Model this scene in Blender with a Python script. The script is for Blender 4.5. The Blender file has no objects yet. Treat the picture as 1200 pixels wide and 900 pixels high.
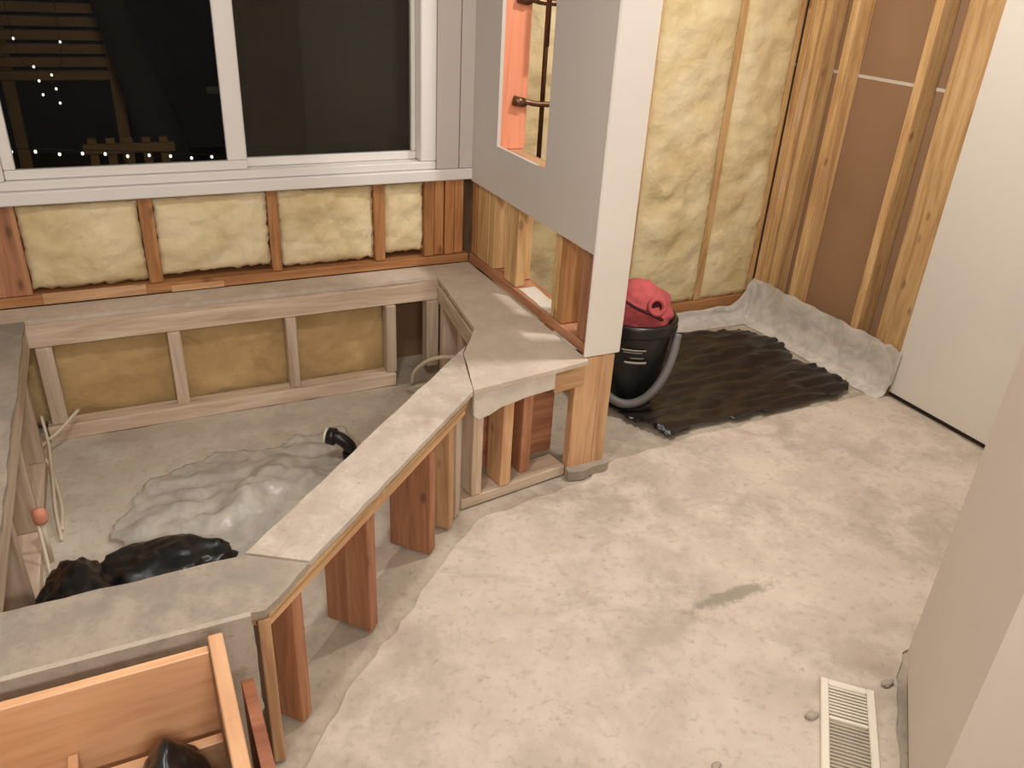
import bpy, bmesh, math, random
from mathutils import Vector, Matrix, noise

random.seed(7)
scene = bpy.context.scene
COL = scene.collection

# ------------------------------------------------------------------ camera
CAM_YAW, CAM_PITCH, CAM_ROLL, CAM_H, FPX = math.radians(26.9635), math.radians(27.4697), math.radians(3.3272), 1.55, 950.0
def make_camera():
    cy, sy, cp, sp = math.cos(CAM_YAW), math.sin(CAM_YAW), math.cos(CAM_PITCH), math.sin(CAM_PITCH)
    fwd = Vector((sy*cp, cy*cp, -sp)); right = Vector((cy, -sy, 0)); up = right.cross(fwd)
    r = right*math.cos(CAM_ROLL) + up*math.sin(CAM_ROLL); u = -right*math.sin(CAM_ROLL) + up*math.cos(CAM_ROLL)
    cam = bpy.data.cameras.new('camera'); o = bpy.data.objects.new('camera', cam); COL.objects.link(o)
    cam.sensor_width = 36; cam.sensor_fit = 'HORIZONTAL'; cam.lens = FPX/1200*36; cam.clip_start = 0.01
    m = Matrix((r, u, -fwd)).transposed().to_4x4(); m.translation = (0, 0, CAM_H)
    o.matrix_world = m
    scene.camera = o
make_camera()

# ------------------------------------------------------------------ world, exposure
w = bpy.data.worlds.new('night'); scene.world = w; w.use_nodes = True
w.node_tree.nodes['Background'].inputs[0].default_value = (0.010, 0.010, 0.012, 1)
w.node_tree.nodes['Background'].inputs[1].default_value = 0.25
vs = scene.view_settings
vs.view_transform = 'Standard'; vs.look = 'None'; vs.gamma = 1.0; vs.use_curve_mapping = False; vs.exposure = 0.0
LAMP_SHOWER = 23.5
LAMP_FILL = 15.0
LAMP_FRONT_FILL = 29.0
LAMP_COLOR = (1.0, 0.96, 0.93)

# ------------------------------------------------------------------ materials
def lin(c):
    c = c/255.0
    return c/12.92 if c <= 0.04045 else ((c+0.055)/1.055)**2.4
def rgb(r, g, b): return (lin(r), lin(g), lin(b), 1.0)
class NT:
    def __init__(s, name):
        s.m = bpy.data.materials.new(name); s.m.use_nodes = True
        s.t = s.m.node_tree; s.b = s.t.nodes['Principled BSDF']
    def n(s, typ, **kw):
        x = s.t.nodes.new(typ)
        for k, v in kw.items(): setattr(x, k, v)
        return x
    def l(s, a, b): s.t.links.new(a, b)
    def coords(s, scale=(1, 1, 1), jitter=True):
        tc = s.n('ShaderNodeTexCoord'); mp = s.n('ShaderNodeMapping'); mp.inputs['Scale'].default_value = scale
        if jitter:
            oi = s.n('ShaderNodeObjectInfo'); mul = s.n('ShaderNodeMath', operation='MULTIPLY'); mul.inputs[1].default_value = 37.0
            s.l(oi.outputs['Random'], mul.inputs[0])
            cmb = s.n('ShaderNodeCombineXYZ')
            for i in range(3): s.l(mul.outputs[0], cmb.inputs[i])
            add = s.n('ShaderNodeVectorMath', operation='ADD'); s.l(tc.outputs['Object'], add.inputs[0]); s.l(cmb.outputs[0], add.inputs[1])
            s.l(add.outputs[0], mp.inputs[0])
        else:
            s.l(tc.outputs['Object'], mp.inputs[0])
        return mp.outputs[0]
    def noise(s, vec, scale, detail=4, rough=0.55, dist=0.0):
        x = s.n('ShaderNodeTexNoise'); x.inputs['Scale'].default_value = scale; x.inputs['Detail'].default_value = detail
        x.inputs['Roughness'].default_value = rough; x.inputs['Distortion'].default_value = dist
        s.l(vec, x.inputs['Vector']); return x.outputs[0]
    def ramp(s, fac, stops):
        r = s.n('ShaderNodeValToRGB'); e = r.color_ramp.elements
        e[0].position, e[0].color = stops[0]; e[1].position, e[1].color = stops[-1]
        for p, c in stops[1:-1]:
            k = e.new(p); k.color = c
        s.l(fac, r.inputs[0]); return r.outputs[0]
    def mix(s, fac, a, b, blend='MIX'):
        x = s.n('ShaderNodeMix', data_type='RGBA', blend_type=blend)
        if isinstance(fac, float): x.inputs[0].default_value = fac
        else: s.l(fac, x.inputs[0])
        for i, v in ((6, a), (7, b)):
            if isinstance(v, tuple): x.inputs[i].default_value = v
            else: s.l(v, x.inputs[i])
        return x.outputs[2]
    def bump(s, h, strength=0.3, dist=0.01):
        b = s.n('ShaderNodeBump'); b.inputs['Strength'].default_value = strength; b.inputs['Distance'].default_value = dist
        s.l(h, b.inputs['Height']); s.l(b.outputs[0], s.b.inputs['Normal'])
    def col(s, c):
        if isinstance(c, tuple): s.b.inputs['Base Color'].default_value = c
        else: s.l(c, s.b.inputs['Base Color'])
    def rough(s, v): s.b.inputs['Roughness'].default_value = v
def wood(name, dark, mid, light, rough=0.65, knots=True):
    m = NT(name); v = m.coords((1.3, 16, 16)); n1 = m.noise(v, 2.2, 5, .6, .6)
    v2 = m.coords((6, 120, 120)); n2 = m.noise(v2, 1.0, 2)
    c = m.ramp(n1, [(.28, dark), (.5, mid), (.72, light)])
    oi = m.n('ShaderNodeObjectInfo')
    hv = m.n('ShaderNodeHueSaturation'); mr = m.n('ShaderNodeMapRange'); mr.inputs[3].default_value = .82; mr.inputs[4].default_value = 1.14
    m.l(oi.outputs['Random'], mr.inputs[0]); m.l(mr.outputs[0], hv.inputs['Value']); m.l(c, hv.inputs['Color'])
    out = hv.outputs[0]
    if knots:
        v3 = m.coords((5, 11, 11)); vo = m.n('ShaderNodeTexVoronoi'); vo.inputs['Scale'].default_value = 1.0; m.l(v3, vo.inputs['Vector'])
        k = m.ramp(vo.outputs['Distance'], [(.06, (.75, .75, .75, 1)), (.14, (0, 0, 0, 1))])
        out = m.mix(k, out, tuple(x*.55 for x in dark[:3])+(1,))
    m.col(out); m.rough(rough); m.bump(n2, .15, .002)
    return m.m
def plain(name, c, rough=0.6, var=0.10, scale=6, bump=0.1, bscale=60, metal=0):
    m = NT(name); v = m.coords(); n1 = m.noise(v, scale, 4)
    d = tuple(x*(1-var) for x in c[:3])+(1,); l = tuple(min(1, x*(1+var)) for x in c[:3])+(1,)
    m.col(m.ramp(n1, [(.3, d), (.7, l)])); m.rough(rough); m.b.inputs['Metallic'].default_value = metal
    if bump: m.bump(m.noise(v, bscale, 3), bump, .002)
    return m.m
M = {}
M['stud_shower'] = wood('pine_stud', rgb(172, 130, 84), rgb(208, 168, 114), rgb(226, 192, 140))
M['stud_window'] = wood('amber_stud', rgb(150, 100, 58), rgb(184, 128, 78), rgb(206, 156, 102))
M['stud_red'] = wood('reddish_stud', rgb(134, 88, 60), rgb(166, 114, 82), rgb(190, 140, 104))
M['stud_deck'] = wood('deck_post_wood', rgb(180, 134, 94), rgb(210, 166, 122), rgb(226, 188, 146))
M['stud_lit'] = wood('lit_salmon_stud', rgb(214, 134, 100), rgb(228, 148, 112), rgb(236, 160, 124), knots=False)  # salmon tone puts the strong lamp light into this stud's colour
M['stud_dusty'] = wood('dusty_wood', rgb(172, 146, 122), rgb(202, 180, 156), rgb(218, 200, 178), knots=False)
M['drawer'] = wood('maple_board', rgb(198, 146, 106), rgb(212, 164, 122), rgb(222, 176, 136), .45, knots=False)
M['drawer_brown'] = wood('brown_board', rgb(138, 84, 58), rgb(160, 102, 72), rgb(176, 118, 84), .45, knots=False)
M['plywood'] = wood('plywood_edge', rgb(140, 104, 66), rgb(190, 154, 108), rgb(214, 184, 140), knots=False)
M['brown_paper'] = plain('brown_board_back', rgb(158, 124, 92), .8, .08, 2)
M['sheathing'] = plain('sheathing_board', rgb(120, 92, 64), .85, .12, 5)
M['white_wall'] = plain('white_paint', rgb(226, 220, 210), .55, .02, 3, .06, 90)
M['grey_wall'] = plain('grey_paint', rgb(206, 198, 190), .6, .02, 3, .06, 90)
M['tan_wall'] = plain('warm_grey_paint', rgb(212, 200, 188), .6, .02, 3, .06, 90)
M['olive'] = plain('olive_plate', rgb(170, 152, 108), .8, .08)
M['vinyl'] = plain('white_vinyl', rgb(232, 228, 222), .35, .02, 3, 0)
M['gypsum'] = plain('gypsum_core', rgb(214, 206, 190), .9, .08, 20, .4, 80)
M['black_plastic'] = plain('black_plastic', rgb(26, 25, 24), .32, .2, 5, .1, 40)
M['bag'] = plain('black_bag_film', rgb(20, 19, 19), .34, .25, 8, .25, 35)
M['black_sheet'] = plain('black_sheet_film', rgb(36, 31, 28), .30, .3, 9, .3, 30)
M['grey_rubber'] = plain('grey_rubber', rgb(104, 100, 98), .5, .08)
M['white_mark'] = plain('white_print', rgb(190, 188, 180), .6, .1)
M['red_cloth'] = plain('red_cloth', rgb(184, 84, 86), .85, .18, 12, .4, 150)
M['cord_fold_shade'] = plain('dark_red_cord_shade', rgb(70, 26, 30), .9, .1)  # cord colour, also the painted shade inside the cloth's hole
M['white_plastic'] = plain('white_plastic', rgb(232, 224, 206), .4, .03, 5, 0)
M['louvre'] = plain('louvre_grey', rgb(196, 186, 170), .45, .05)
M['vent_inner'] = plain('duct_metal', rgb(172, 164, 152), .5, .1)
M['white_tube'] = plain('white_tube', rgb(214, 200, 176), .45, .06)
M['pink_cap'] = plain('pink_cap', rgb(222, 150, 122), .5, .05)
M['copper'] = plain('copper_dark', rgb(110, 82, 62), .35, .2, 30, 0, metal=.8)
M['steel'] = plain('bright_steel', rgb(220, 216, 208), .25, .05, metal=.6)
M['gap_shade'] = plain('gap_shade_tone', rgb(52, 44, 38), .9, .1)  # dark tone painted as shade for the gap under the drywall

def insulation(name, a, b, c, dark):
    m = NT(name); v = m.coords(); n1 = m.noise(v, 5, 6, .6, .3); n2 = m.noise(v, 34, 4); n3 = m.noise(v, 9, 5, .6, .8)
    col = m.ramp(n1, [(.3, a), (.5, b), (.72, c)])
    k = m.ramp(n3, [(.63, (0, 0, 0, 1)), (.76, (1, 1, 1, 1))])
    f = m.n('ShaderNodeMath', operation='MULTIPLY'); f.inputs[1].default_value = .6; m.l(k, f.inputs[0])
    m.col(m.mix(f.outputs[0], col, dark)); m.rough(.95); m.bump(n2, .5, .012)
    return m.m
M['insul'] = insulation('fibreglass_cream', rgb(214, 192, 140), rgb(228, 210, 162), rgb(236, 222, 184), rgb(198, 178, 124))
M['insul_window'] = insulation('fibreglass_pale', rgb(206, 182, 134), rgb(226, 208, 164), rgb(238, 224, 188), rgb(196, 180, 148))
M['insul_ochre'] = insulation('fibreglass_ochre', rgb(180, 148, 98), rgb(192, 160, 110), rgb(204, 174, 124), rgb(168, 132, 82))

def thinset(name, base, light, grey, brown, sc=1.0):
    m = NT(name); v = m.coords(jitter=False)
    n1 = m.noise(v, 1.9*sc, 6, .62, .4); n2 = m.noise(v, 7*sc, 6, .65, .2); n3 = m.noise(v, 42*sc, 5, .7); n4 = m.noise(v, 3.3*sc, 5, .7, 1.2)
    c = m.ramp(n1, [(.3, grey), (.5, base), (.68, light)])
    f2 = m.ramp(n2, [(.45, (0, 0, 0, 1)), (.62, (.75, .75, .75, 1))]); c = m.mix(f2, c, light)
    f4 = m.ramp(n4, [(.54, (0, 0, 0, 1)), (.72, (.75, .75, .75, 1))]); c = m.mix(f4, c, grey)
    f3 = m.ramp(n3, [(.54, (0, 0, 0, 1)), (.72, (.5, .5, .5, 1))]); c = m.mix(f3, c, brown)
    m.col(c); m.rough(.9)
    s = m.n('ShaderNodeMath', operation='ADD'); m.l(n2, s.inputs[0]); m.l(n3, s.inputs[1]); m.bump(s.outputs[0], .35, .006)
    return m
def finish_floor():
    m = thinset('mortar_floor', rgb(196, 182, 165), rgb(214, 201, 184), rgb(172, 159, 145), rgb(152, 135, 115))
    # the scraped dark smear in the middle of the floor: a mark with its own shape
    tc = m.n('ShaderNodeTexCoord'); mp = m.n('ShaderNodeMapping', vector_type='TEXTURE')
    mp.inputs['Location'].default_value = (1.37, 1.275, 0); mp.inputs['Scale'].default_value = (.36, .060, 1); m.l(tc.outputs['Object'], mp.inputs[0])
    nz = m.noise(tc.outputs['Object'], 26, 4, .7); sc = m.n('ShaderNodeVectorMath', operation='LENGTH')
    sepd = m.n('ShaderNodeSeparateXYZ'); m.l(mp.outputs[0], sepd.inputs[0]); cb = m.n('ShaderNodeCombineXYZ'); m.l(sepd.outputs[0], cb.inputs[0]); m.l(sepd.outputs[1], cb.inputs[1])
    m.l(cb.outputs[0], sc.inputs[0])
    ad = m.n('ShaderNodeMath', operation='ADD'); m.l(sc.outputs['Value'], ad.inputs[0]); m.l(nz, ad.inputs[1])
    k = m.ramp(ad.outputs[0], [(.75, (.75, .75, .75, 1)), (1.0, (0, 0, 0, 1))])
    old = m.b.inputs['Base Color'].links[0].from_socket
    m.col(m.mix(k, old, rgb(142, 132, 116)))
    return m.m
M['floor'] = finish_floor()
M['subfloor'] = thinset('subfloor', rgb(172, 159, 141), rgb(192, 180, 161), rgb(150, 138, 124), rgb(134, 114, 92)).m
M['tub_floor'] = thinset('tub_floor_dust', rgb(198, 186, 168), rgb(212, 202, 186), rgb(180, 166, 148), rgb(160, 142, 120)).m
M['ledge'] = thinset('ledge_mortar', rgb(154, 142, 127), rgb(172, 159, 142), rgb(138, 129, 117), rgb(134, 118, 98), 1.6).m
M['lightened_front'] = thinset('lightened_front', rgb(176, 164, 148), rgb(194, 182, 166), rgb(158, 148, 134), rgb(150, 134, 112), 1.6).m  # paler than the ledge so the front face looks as lit as the top
M['cement'] = thinset('cement_board', rgb(192, 178, 163), rgb(208, 196, 180), rgb(172, 158, 142), rgb(160, 140, 114), 2).m
M['triangle'] = thinset('dusty_ply', rgb(198, 182, 164), rgb(210, 196, 178), rgb(186, 170, 152), rgb(176, 156, 134), 1.4).m

def film(name, c, trans, rough=.25):
    m = NT(name); v = m.coords(); n1 = m.noise(v, 14, 5, .6, 1.0)
    m.col(m.mix(m.ramp(n1, [(.4, (0, 0, 0, 1)), (.62, (1, 1, 1, 1))]), tuple(x*.8 for x in c[:3])+(1,), c)); m.rough(rough); m.bump(n1, .5, .01)
    tr = m.n('ShaderNodeBsdfTransparent'); mx = m.n('ShaderNodeMixShader'); mx.inputs[0].default_value = trans
    out = m.t.nodes['Material Output']; m.l(m.b.outputs[0], mx.inputs[1]); m.l(tr.outputs[0], mx.inputs[2]); m.l(mx.outputs[0], out.inputs[0])
    return m.m
M['clear_film'] = film('clear_plastic_film', rgb(222, 215, 202), .40)
M['liner'] = film('liner_film', rgb(224, 218, 208), .10, .25)
def glass():
    m = NT('window_glass'); out = m.t.nodes['Material Output']
    g = m.n('ShaderNodeBsdfGlossy'); g.inputs['Roughness'].default_value = .01; tr = m.n('ShaderNodeBsdfTransparent'); tr.inputs[0].default_value = (.86, .88, .86, 1)
    fr = m.n('ShaderNodeFresnel'); fr.inputs[0].default_value = 1.2
    mx = m.n('ShaderNodeMixShader'); m.l(fr.outputs[0], mx.inputs[0]); m.l(tr.outputs[0], mx.inputs[1]); m.l(g.outputs[0], mx.inputs[2]); m.l(mx.outputs[0], out.inputs[0])
    return m.m
M['glass'] = glass()
def screen():
    m = NT('insect_mesh'); v = m.coords((1, 1, 1)); n1 = m.noise(v, 2, 2)
    m.col(m.ramp(n1, [(.3, rgb(76, 66, 56)), (.7, rgb(86, 75, 64))])); m.rough(.9)
    tr = m.n('ShaderNodeBsdfTransparent'); mx = m.n('ShaderNodeMixShader'); mx.inputs[0].default_value = .3
    out = m.t.nodes['Material Output']; m.l(m.b.outputs[0], mx.inputs[1]); m.l(tr.outputs[0], mx.inputs[2]); m.l(mx.outputs[0], out.inputs[0])
    return m.m
M['screen'] = screen()
def emit(name, c, s):
    m = NT(name); m.col((0, 0, 0, 1)); m.b.inputs['Emission Color'].default_value = c; m.b.inputs['Emission Strength'].default_value = s
    return m.m
M['bulb'] = emit('lit_bulb', (1, .9, .74, 1), 2.5)
M['lamp_diffuser'] = emit('lamp_diffuser', (1, .9, .76, 1), 3.0)
M['out_wood'] = plain('outdoor_wood', rgb(120, 84, 48), .7, .2, 6)
M['out_dark'] = plain('outdoor_dark', rgb(30, 26, 24), .9, .2)
M['out_grey'] = plain('outdoor_grey', rgb(120, 112, 100), .7, .1)

# ------------------------------------------------------------------ builders
def tag(o, label, cat, group=None, kind=None):
    o['label'] = label; o['category'] = cat
    if group: o['group'] = group
    if kind: o['kind'] = kind
    return o
def link(name, me, mat, parent=None, mw=None):
    o = bpy.data.objects.new(name, me); COL.objects.link(o)
    if mat is not None and not me.materials: me.materials.append(M[mat] if isinstance(mat, str) else mat)
    if mw is not None:
        o.matrix_basis = (parent.matrix_basis.inverted() @ mw) if parent is not None else mw
    elif parent is not None:
        o.matrix_basis = parent.matrix_basis.inverted()
    if parent is not None: o.parent = parent
    # keep three-level trees exact
    if parent is not None and parent.parent is not None:
        pw = parent.parent.matrix_basis @ parent.matrix_basis
        o.matrix_basis = pw.inverted() @ (mw if mw is not None else Matrix.Identity(4))
    return o
def empty(name, loc):
    o = bpy.data.objects.new(name, None); COL.objects.link(o); o.empty_display_size = .05
    o.matrix_basis = Matrix.Translation(loc); return o
_boxes = {}
def boxmesh(L, W, H, bev=0.0025, mat=None):
    key = (round(L, 4), round(W, 4), round(H, 4), bev, mat)
    if key in _boxes: return _boxes[key]
    bm = bmesh.new(); bmesh.ops.create_cube(bm, size=1.0)
    for v in bm.verts: v.co = Vector((v.co.x*L, v.co.y*W, v.co.z*H))
    if bev: bmesh.ops.bevel(bm, geom=bm.edges[:], offset=min(bev, .3*min(L, W, H)), segments=1, affect='EDGES')
    me = bpy.data.meshes.new('board'); bm.to_mesh(me); bm.free(); _boxes[key] = me
    return me
def box(name, x, y, z, mat, parent=None, bev=0.0025):
    "axis-aligned board; its long side runs along local X so the grain follows it"
    c = Vector(((x[0]+x[1])/2, (y[0]+y[1])/2, (z[0]+z[1])/2)); d = [x[1]-x[0], y[1]-y[0], z[1]-z[0]]
    a = max(range(3), key=lambda i: d[i])
    ax = [Vector((1, 0, 0)), Vector((0, 1, 0)), Vector((0, 0, 1))]
    e = [ax[a], ax[(a+1) % 3], ax[(a+2) % 3]]
    m = Matrix((e[0], e[1], e[2])).transposed().to_4x4(); m.translation = c
    return link(name, boxmesh(d[a], d[(a+1) % 3], d[(a+2) % 3], bev, mat), mat, parent, m)
def beam(name, p0, p1, w, h, mat, parent=None, up=(0, 0, 1), bev=0.0025):
    "board from p0 to p1 (centre line), w across, h along up"
    p0, p1 = Vector(p0), Vector(p1); X = (p1-p0).normalized(); U = Vector(up); Y = U.cross(X).normalized(); Zv = X.cross(Y)
    m = Matrix((X, Y, Zv)).transposed().to_4x4(); m.translation = (p0+p1)/2
    return link(name, boxmesh((p1-p0).length, w, h, bev, mat), mat, parent, m)
def meshobj(name, verts, faces, mat, parent=None, smooth=False, origin=None):
    me = bpy.data.meshes.new(name)
    if origin is None:
        n = len(verts); origin = Vector((sum(v[0] for v in verts)/n, sum(v[1] for v in verts)/n, min(v[2] for v in verts)))
    origin = Vector(origin)
    me.from_pydata([tuple(Vector(v)-origin) for v in verts], [], faces)
    bm = bmesh.new(); bm.from_mesh(me); bmesh.ops.recalc_face_normals(bm, faces=bm.faces[:]); bm.to_mesh(me); bm.free()
    if smooth:
        for p in me.polygons: p.use_smooth = True
    return link(name, me, mat, parent, Matrix.Translation(origin))
def rough_edge(poly, jag, step=.025, seed=0, keep=()):
    "resample a polygon's edges and push the points about: a broken edge"
    out = []; n = len(poly)
    for i in range(n):
        a, b = Vector((poly[i][0], poly[i][1], 0)), Vector((poly[(i+1) % n][0], poly[(i+1) % n][1], 0))
        d = b-a; nn = Vector((d.y, -d.x, 0)).normalized()
        if i in keep: out.append((a.x, a.y)); continue
        k = max(1, int(d.length/step))
        for j in range(k):
            p = a+d*(j/k)
            if j: p = p+nn*jag*noise.noise(Vector((p.x*14+seed, p.y*14, seed*1.7)))*1.6
            out.append((p.x, p.y))
    return out
def prism(name, poly, z0, z1, mat, parent=None, origin=None):
    n = len(poly)
    v = [(p[0], p[1], z0) for p in poly]+[(p[0], p[1], z1) for p in poly]
    f = [tuple(range(n)), tuple(range(n, 2*n))]+[(i, (i+1) % n, n+(i+1) % n, n+i) for i in range(n)]
    return meshobj(name, v, f, mat, parent, origin=origin)
def smoothpath(pts, k=6):
    P = [Vector(p) for p in pts]; out = []
    for i in range(len(P)-1):
        a, b, c, d = P[max(i-1, 0)], P[i], P[i+1], P[min(i+2, len(P)-1)]
        for j in range(k):
            t = j/k
            out.append(.5*((2*b)+(c-a)*t+(2*a-5*b+4*c-d)*t*t+(3*b-a-3*c+d)*t**3))
    out.append(P[-1]); return out
def tube(name, pts, r, mat, parent=None, seg=10, k=6, ridge=0, origin=None):
    path = smoothpath(pts, k) if k else [Vector(p) for p in pts]
    V, F = [], []; up = Vector((0, 0, 1)); prev = None
    for i, p in enumerate(path):
        t = (path[min(i+1, len(path)-1)]-path[max(i-1, 0)]).normalized()
        if prev is None: x = t.orthogonal().normalized()
        else: x = (prev-t*prev.dot(t)).normalized()
        prev = x; y = t.cross(x); rr = r*(1+ridge*(i % 2))
        for s in range(seg):
            a = 2*math.pi*s/seg; V.append(p+(x*math.cos(a)+y*math.sin(a))*rr)
    for i in range(len(path)-1):
        for s in range(seg):
            a, b = i*seg+s, i*seg+(s+1) % seg; F.append((a, b, b+seg, a+seg))
    F.append(tuple(range(seg))); F.append(tuple(range(len(V)-seg, len(V))))
    return meshobj(name, V, F, mat, parent, smooth=True, origin=origin)
def lathe(name, prof, loc, mat, parent=None, seg=28, axis=None):
    V, F = [], []; loc = Vector(loc); q = Vector((0, 0, 1)).rotation_difference(Vector(axis)) if axis else None
    for r, z in prof:
        for s in range(seg):
            a = 2*math.pi*s/seg; p = Vector((r*math.cos(a), r*math.sin(a), z)); p = q @ p if q else p; V.append(loc+p)
    for i in range(len(prof)-1):
        for s in range(seg):
            a, b = i*seg+s, i*seg+(s+1) % seg; F.append((a, b, b+seg, a+seg))
    if prof[0][0] > 1e-4: F.append(tuple(range(seg)))
    if prof[-1][0] > 1e-4: F.append(tuple(range(len(V)-seg, len(V))))
    o = meshobj(name, V, F, mat, parent, smooth=True, origin=loc)
    bm = bmesh.new(); bm.from_mesh(o.data); bmesh.ops.remove_doubles(bm, verts=bm.verts[:], dist=1e-5); bm.to_mesh(o.data); bm.free()
    return o
def fb(v, o=4): return noise.fractal(v, .9, 2.1, o)
def batt(name, u0, u1, z0, z1, depth, frame, mat, parent, bulge=.03, amp=.014, seed=0, res=.018, slump=0.0):
    """a puffy insulation batt: u along the wall, z up; frame(u,d,z) gives the world point, d outwards"""
    nu, nz = max(6, int((u1-u0)/res)), max(6, int((z1-z0)/res)); V, F = [], []
    for j in range(nz+1):
        for i in range(nu+1):
            s, t = i/nu, j/nz; u, z = u0+(u1-u0)*s, z0+(z1-z0)*t
            e = (1-(2*s-1)**6)*(1-(2*t-1)**10)
            d = bulge*e + amp*1.6*e*fb(Vector((u*7+seed*3.1, z*7, seed))) + amp*.7*fb(Vector((u*26, z*26+seed, 3)), 3)*e
            edge = (1-e)*.004*noise.noise(Vector((u*40, z*40, seed)))
            V.append(frame(u+edge*3, d, z+edge*3))
    n1 = len(V)
    idx = lambda i, j: j*(nu+1)+i
    for j in range(nz):
        for i in range(nu): F.append((idx(i, j), idx(i+1, j), idx(i+1, j+1), idx(i, j+1)))
    ring = [idx(i, 0) for i in range(nu)]+[idx(nu, j) for j in range(nz)]+[idx(i, nz) for i in range(nu, 0, -1)]+[idx(0, j) for j in range(nz, 0, -1)]
    V += [frame(u, -depth, z) for u, z in ((u0, z0), (u1, z0), (u1, z1), (u0, z1))]
    # side skirts to the back corners
    k = len(ring); back = []
    for r in ring:
        p = Vector(V[r]); back.append(len(V)); 
        i, j = r % (nu+1), r//(nu+1); V.append(frame(u0+(u1-u0)*i/nu, -depth, z0+(z1-z0)*j/nz))
    for a in range(k): F.append((ring[a], ring[(a+1) % k], back[(a+1) % k], back[a]))
    F.append(tuple(back))
    V2 = [v for q, v in enumerate(V) if not n1 <= q < n1+4]
    F2 = [tuple(x if x < n1 else x-4 for x in f) for f in F]
    return meshobj(name, V2, F2, mat, parent, smooth=True)
def cloth(name, poly, fn, res, mat, parent=None, thick=.0015):
    "a crumpled sheet: poly in plan, fn(x,y) gives height; a thin solid"
    xs = [p[0] for p in poly]; ys = [p[1] for p in poly]
    def inside(x, y):
        c = False; n = len(poly)
        for i in range(n):
            (x1, y1), (x2, y2) = poly[i], poly[(i+1) % n]
            if (y1 > y) != (y2 > y) and x < (x2-x1)*(y-y1)/(y2-y1)+x1: c = not c
        return c
    bm = bmesh.new(); nx, ny = int((max(xs)-min(xs))/res)+1, int((max(ys)-min(ys))/res)+1; g = {}
    for j in range(ny+1):
        for i in range(nx+1):
            x, y = min(xs)+i*res, min(ys)+j*res
            if inside(x, y): g[i, j] = bm.verts.new((x+res*.4*noise.noise(Vector((x*30, y*30, 1))), y+res*.4*noise.noise(Vector((x*30, y*30, 9))), fn(x, y)))
    for (i, j), v in list(g.items()):
        q = [g.get((i, j)), g.get((i+1, j)), g.get((i+1, j+1)), g.get((i, j+1))]
        q = [a for a in q if a]
        if len(q) >= 3: bm.faces.new(q)
    bmesh.ops.delete(bm, geom=[v for v in bm.verts if not v.link_faces], context='VERTS')
    bmesh.ops.recalc_face_normals(bm, faces=bm.faces[:])
    r = bmesh.ops.solidify(bm, geom=bm.faces[:], thickness=thick)
    me = bpy.data.meshes.new(name); org = Vector((sum(xs)/len(xs), sum(ys)/len(ys), 0))
    bmesh.ops.translate(bm, verts=bm.verts[:], vec=-org)
    bm.to_mesh(me); bm.free()
    for p in me.polygons: p.use_smooth = True
    return link(name, me, mat, parent, Matrix.Translation(org))
def blob(name, c, r, mat, parent=None, amp=.2, freq=6, seed=0, flat=0.0, sub=5, ridged=True, sq=1.0):
    bm = bmesh.new(); bmesh.ops.create_icosphere(bm, subdivisions=sub, radius=1)
    for v in bm.verts:
        n = v.co.normalized(); q = n*freq*.35+Vector((seed*3.3, seed, -seed))
        d = fb(q, 3)*amp
        if ridged: d += (abs(noise.noise(q*2.4))-.2)*amp*.6 + (abs(noise.noise(q*5.5))-.2)*amp*.28
        p = n*(1+d); v.co = Vector((p.x*r[0], p.y*r[1], p.z*r[2]))
        if v.co.z < flat: v.co.z = flat + .15*(v.co.z-flat)
    zmin = min(v.co.z for v in bm.verts)
    for v in bm.verts: v.co.z -= zmin
    me = bpy.data.meshes.new(name); bm.to_mesh(me); bm.free()
    for p in me.polygons: p.use_smooth = True
    return link(name, me, mat, parent, Matrix.Translation(c))

# ------------------------------------------------------------------ the setting
YB = 2.95      # face of the outside wall's studs
XP = 1.27      # tub side of the partition
XR = 2.83      # stud faces of the shower's right wall
ZD = .445      # top of the tub deck
CEIL = 2.45

floor = prism('floor', [(-.8, -1.3), (3.1, -1.3), (3.1, 3.15), (-.8, 3.15)], -.06, 0, 'subfloor', origin=(0, 0, 0))
tag(floor, 'dusty subfloor smeared with pale dried mortar', 'floor', kind='structure')
main = [(.12, 1.14), (.285, 1.335), (.70, 1.725), (.86, 1.86), (1.30, 1.925), (1.365, 1.99), (1.75, 2.022), (2.3, 2.045), (2.80, 2.055), (2.80, .93), (1.66, .93), (1.605, .892), (1.18, .52), (.75, .2), (.3, -.9), (-.72, -.9), (-.72, 1.12)]
prism('mortar_layer', rough_edge(main, .012, .03, 3), 0, .006, 'floor', floor, origin=(0, 0, 0))
prism('mortar_layer', rough_edge([(.71, .62), (1.03, .839), (1.268, .858), (1.185, .772), (1.02, .61), (.85, .40)], .004, .03, 5), .0062, .0085, 'floor', floor, origin=(0, 0, 0))
prism('tub_floor_dust', rough_edge([(-.66, 1.36), (.10, 1.36), (.84, 2.06), (1.08, 2.2), (1.2, 2.80), (-.66, 2.80)], .006, .05, 8), 0, .004, 'tub_floor', floor, origin=(0, 0, 0))
cl = prism('ceiling', [(-.8, -1.0), (3.1, -1.0), (3.1, 3.15), (-.8, 3.15)], CEIL, CEIL+.05, 'white_wall', origin=(0, 0, CEIL))
tag(cl, 'plain white ceiling over the bathroom', 'ceiling', kind='structure')
wl = box('wall_left', (-.82, -.70), (-1.0, 2.95), (0, CEIL), 'grey_wall', bev=0)
tag(wl, 'plain painted wall at the end of the tub deck', 'wall', kind='structure')

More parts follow.
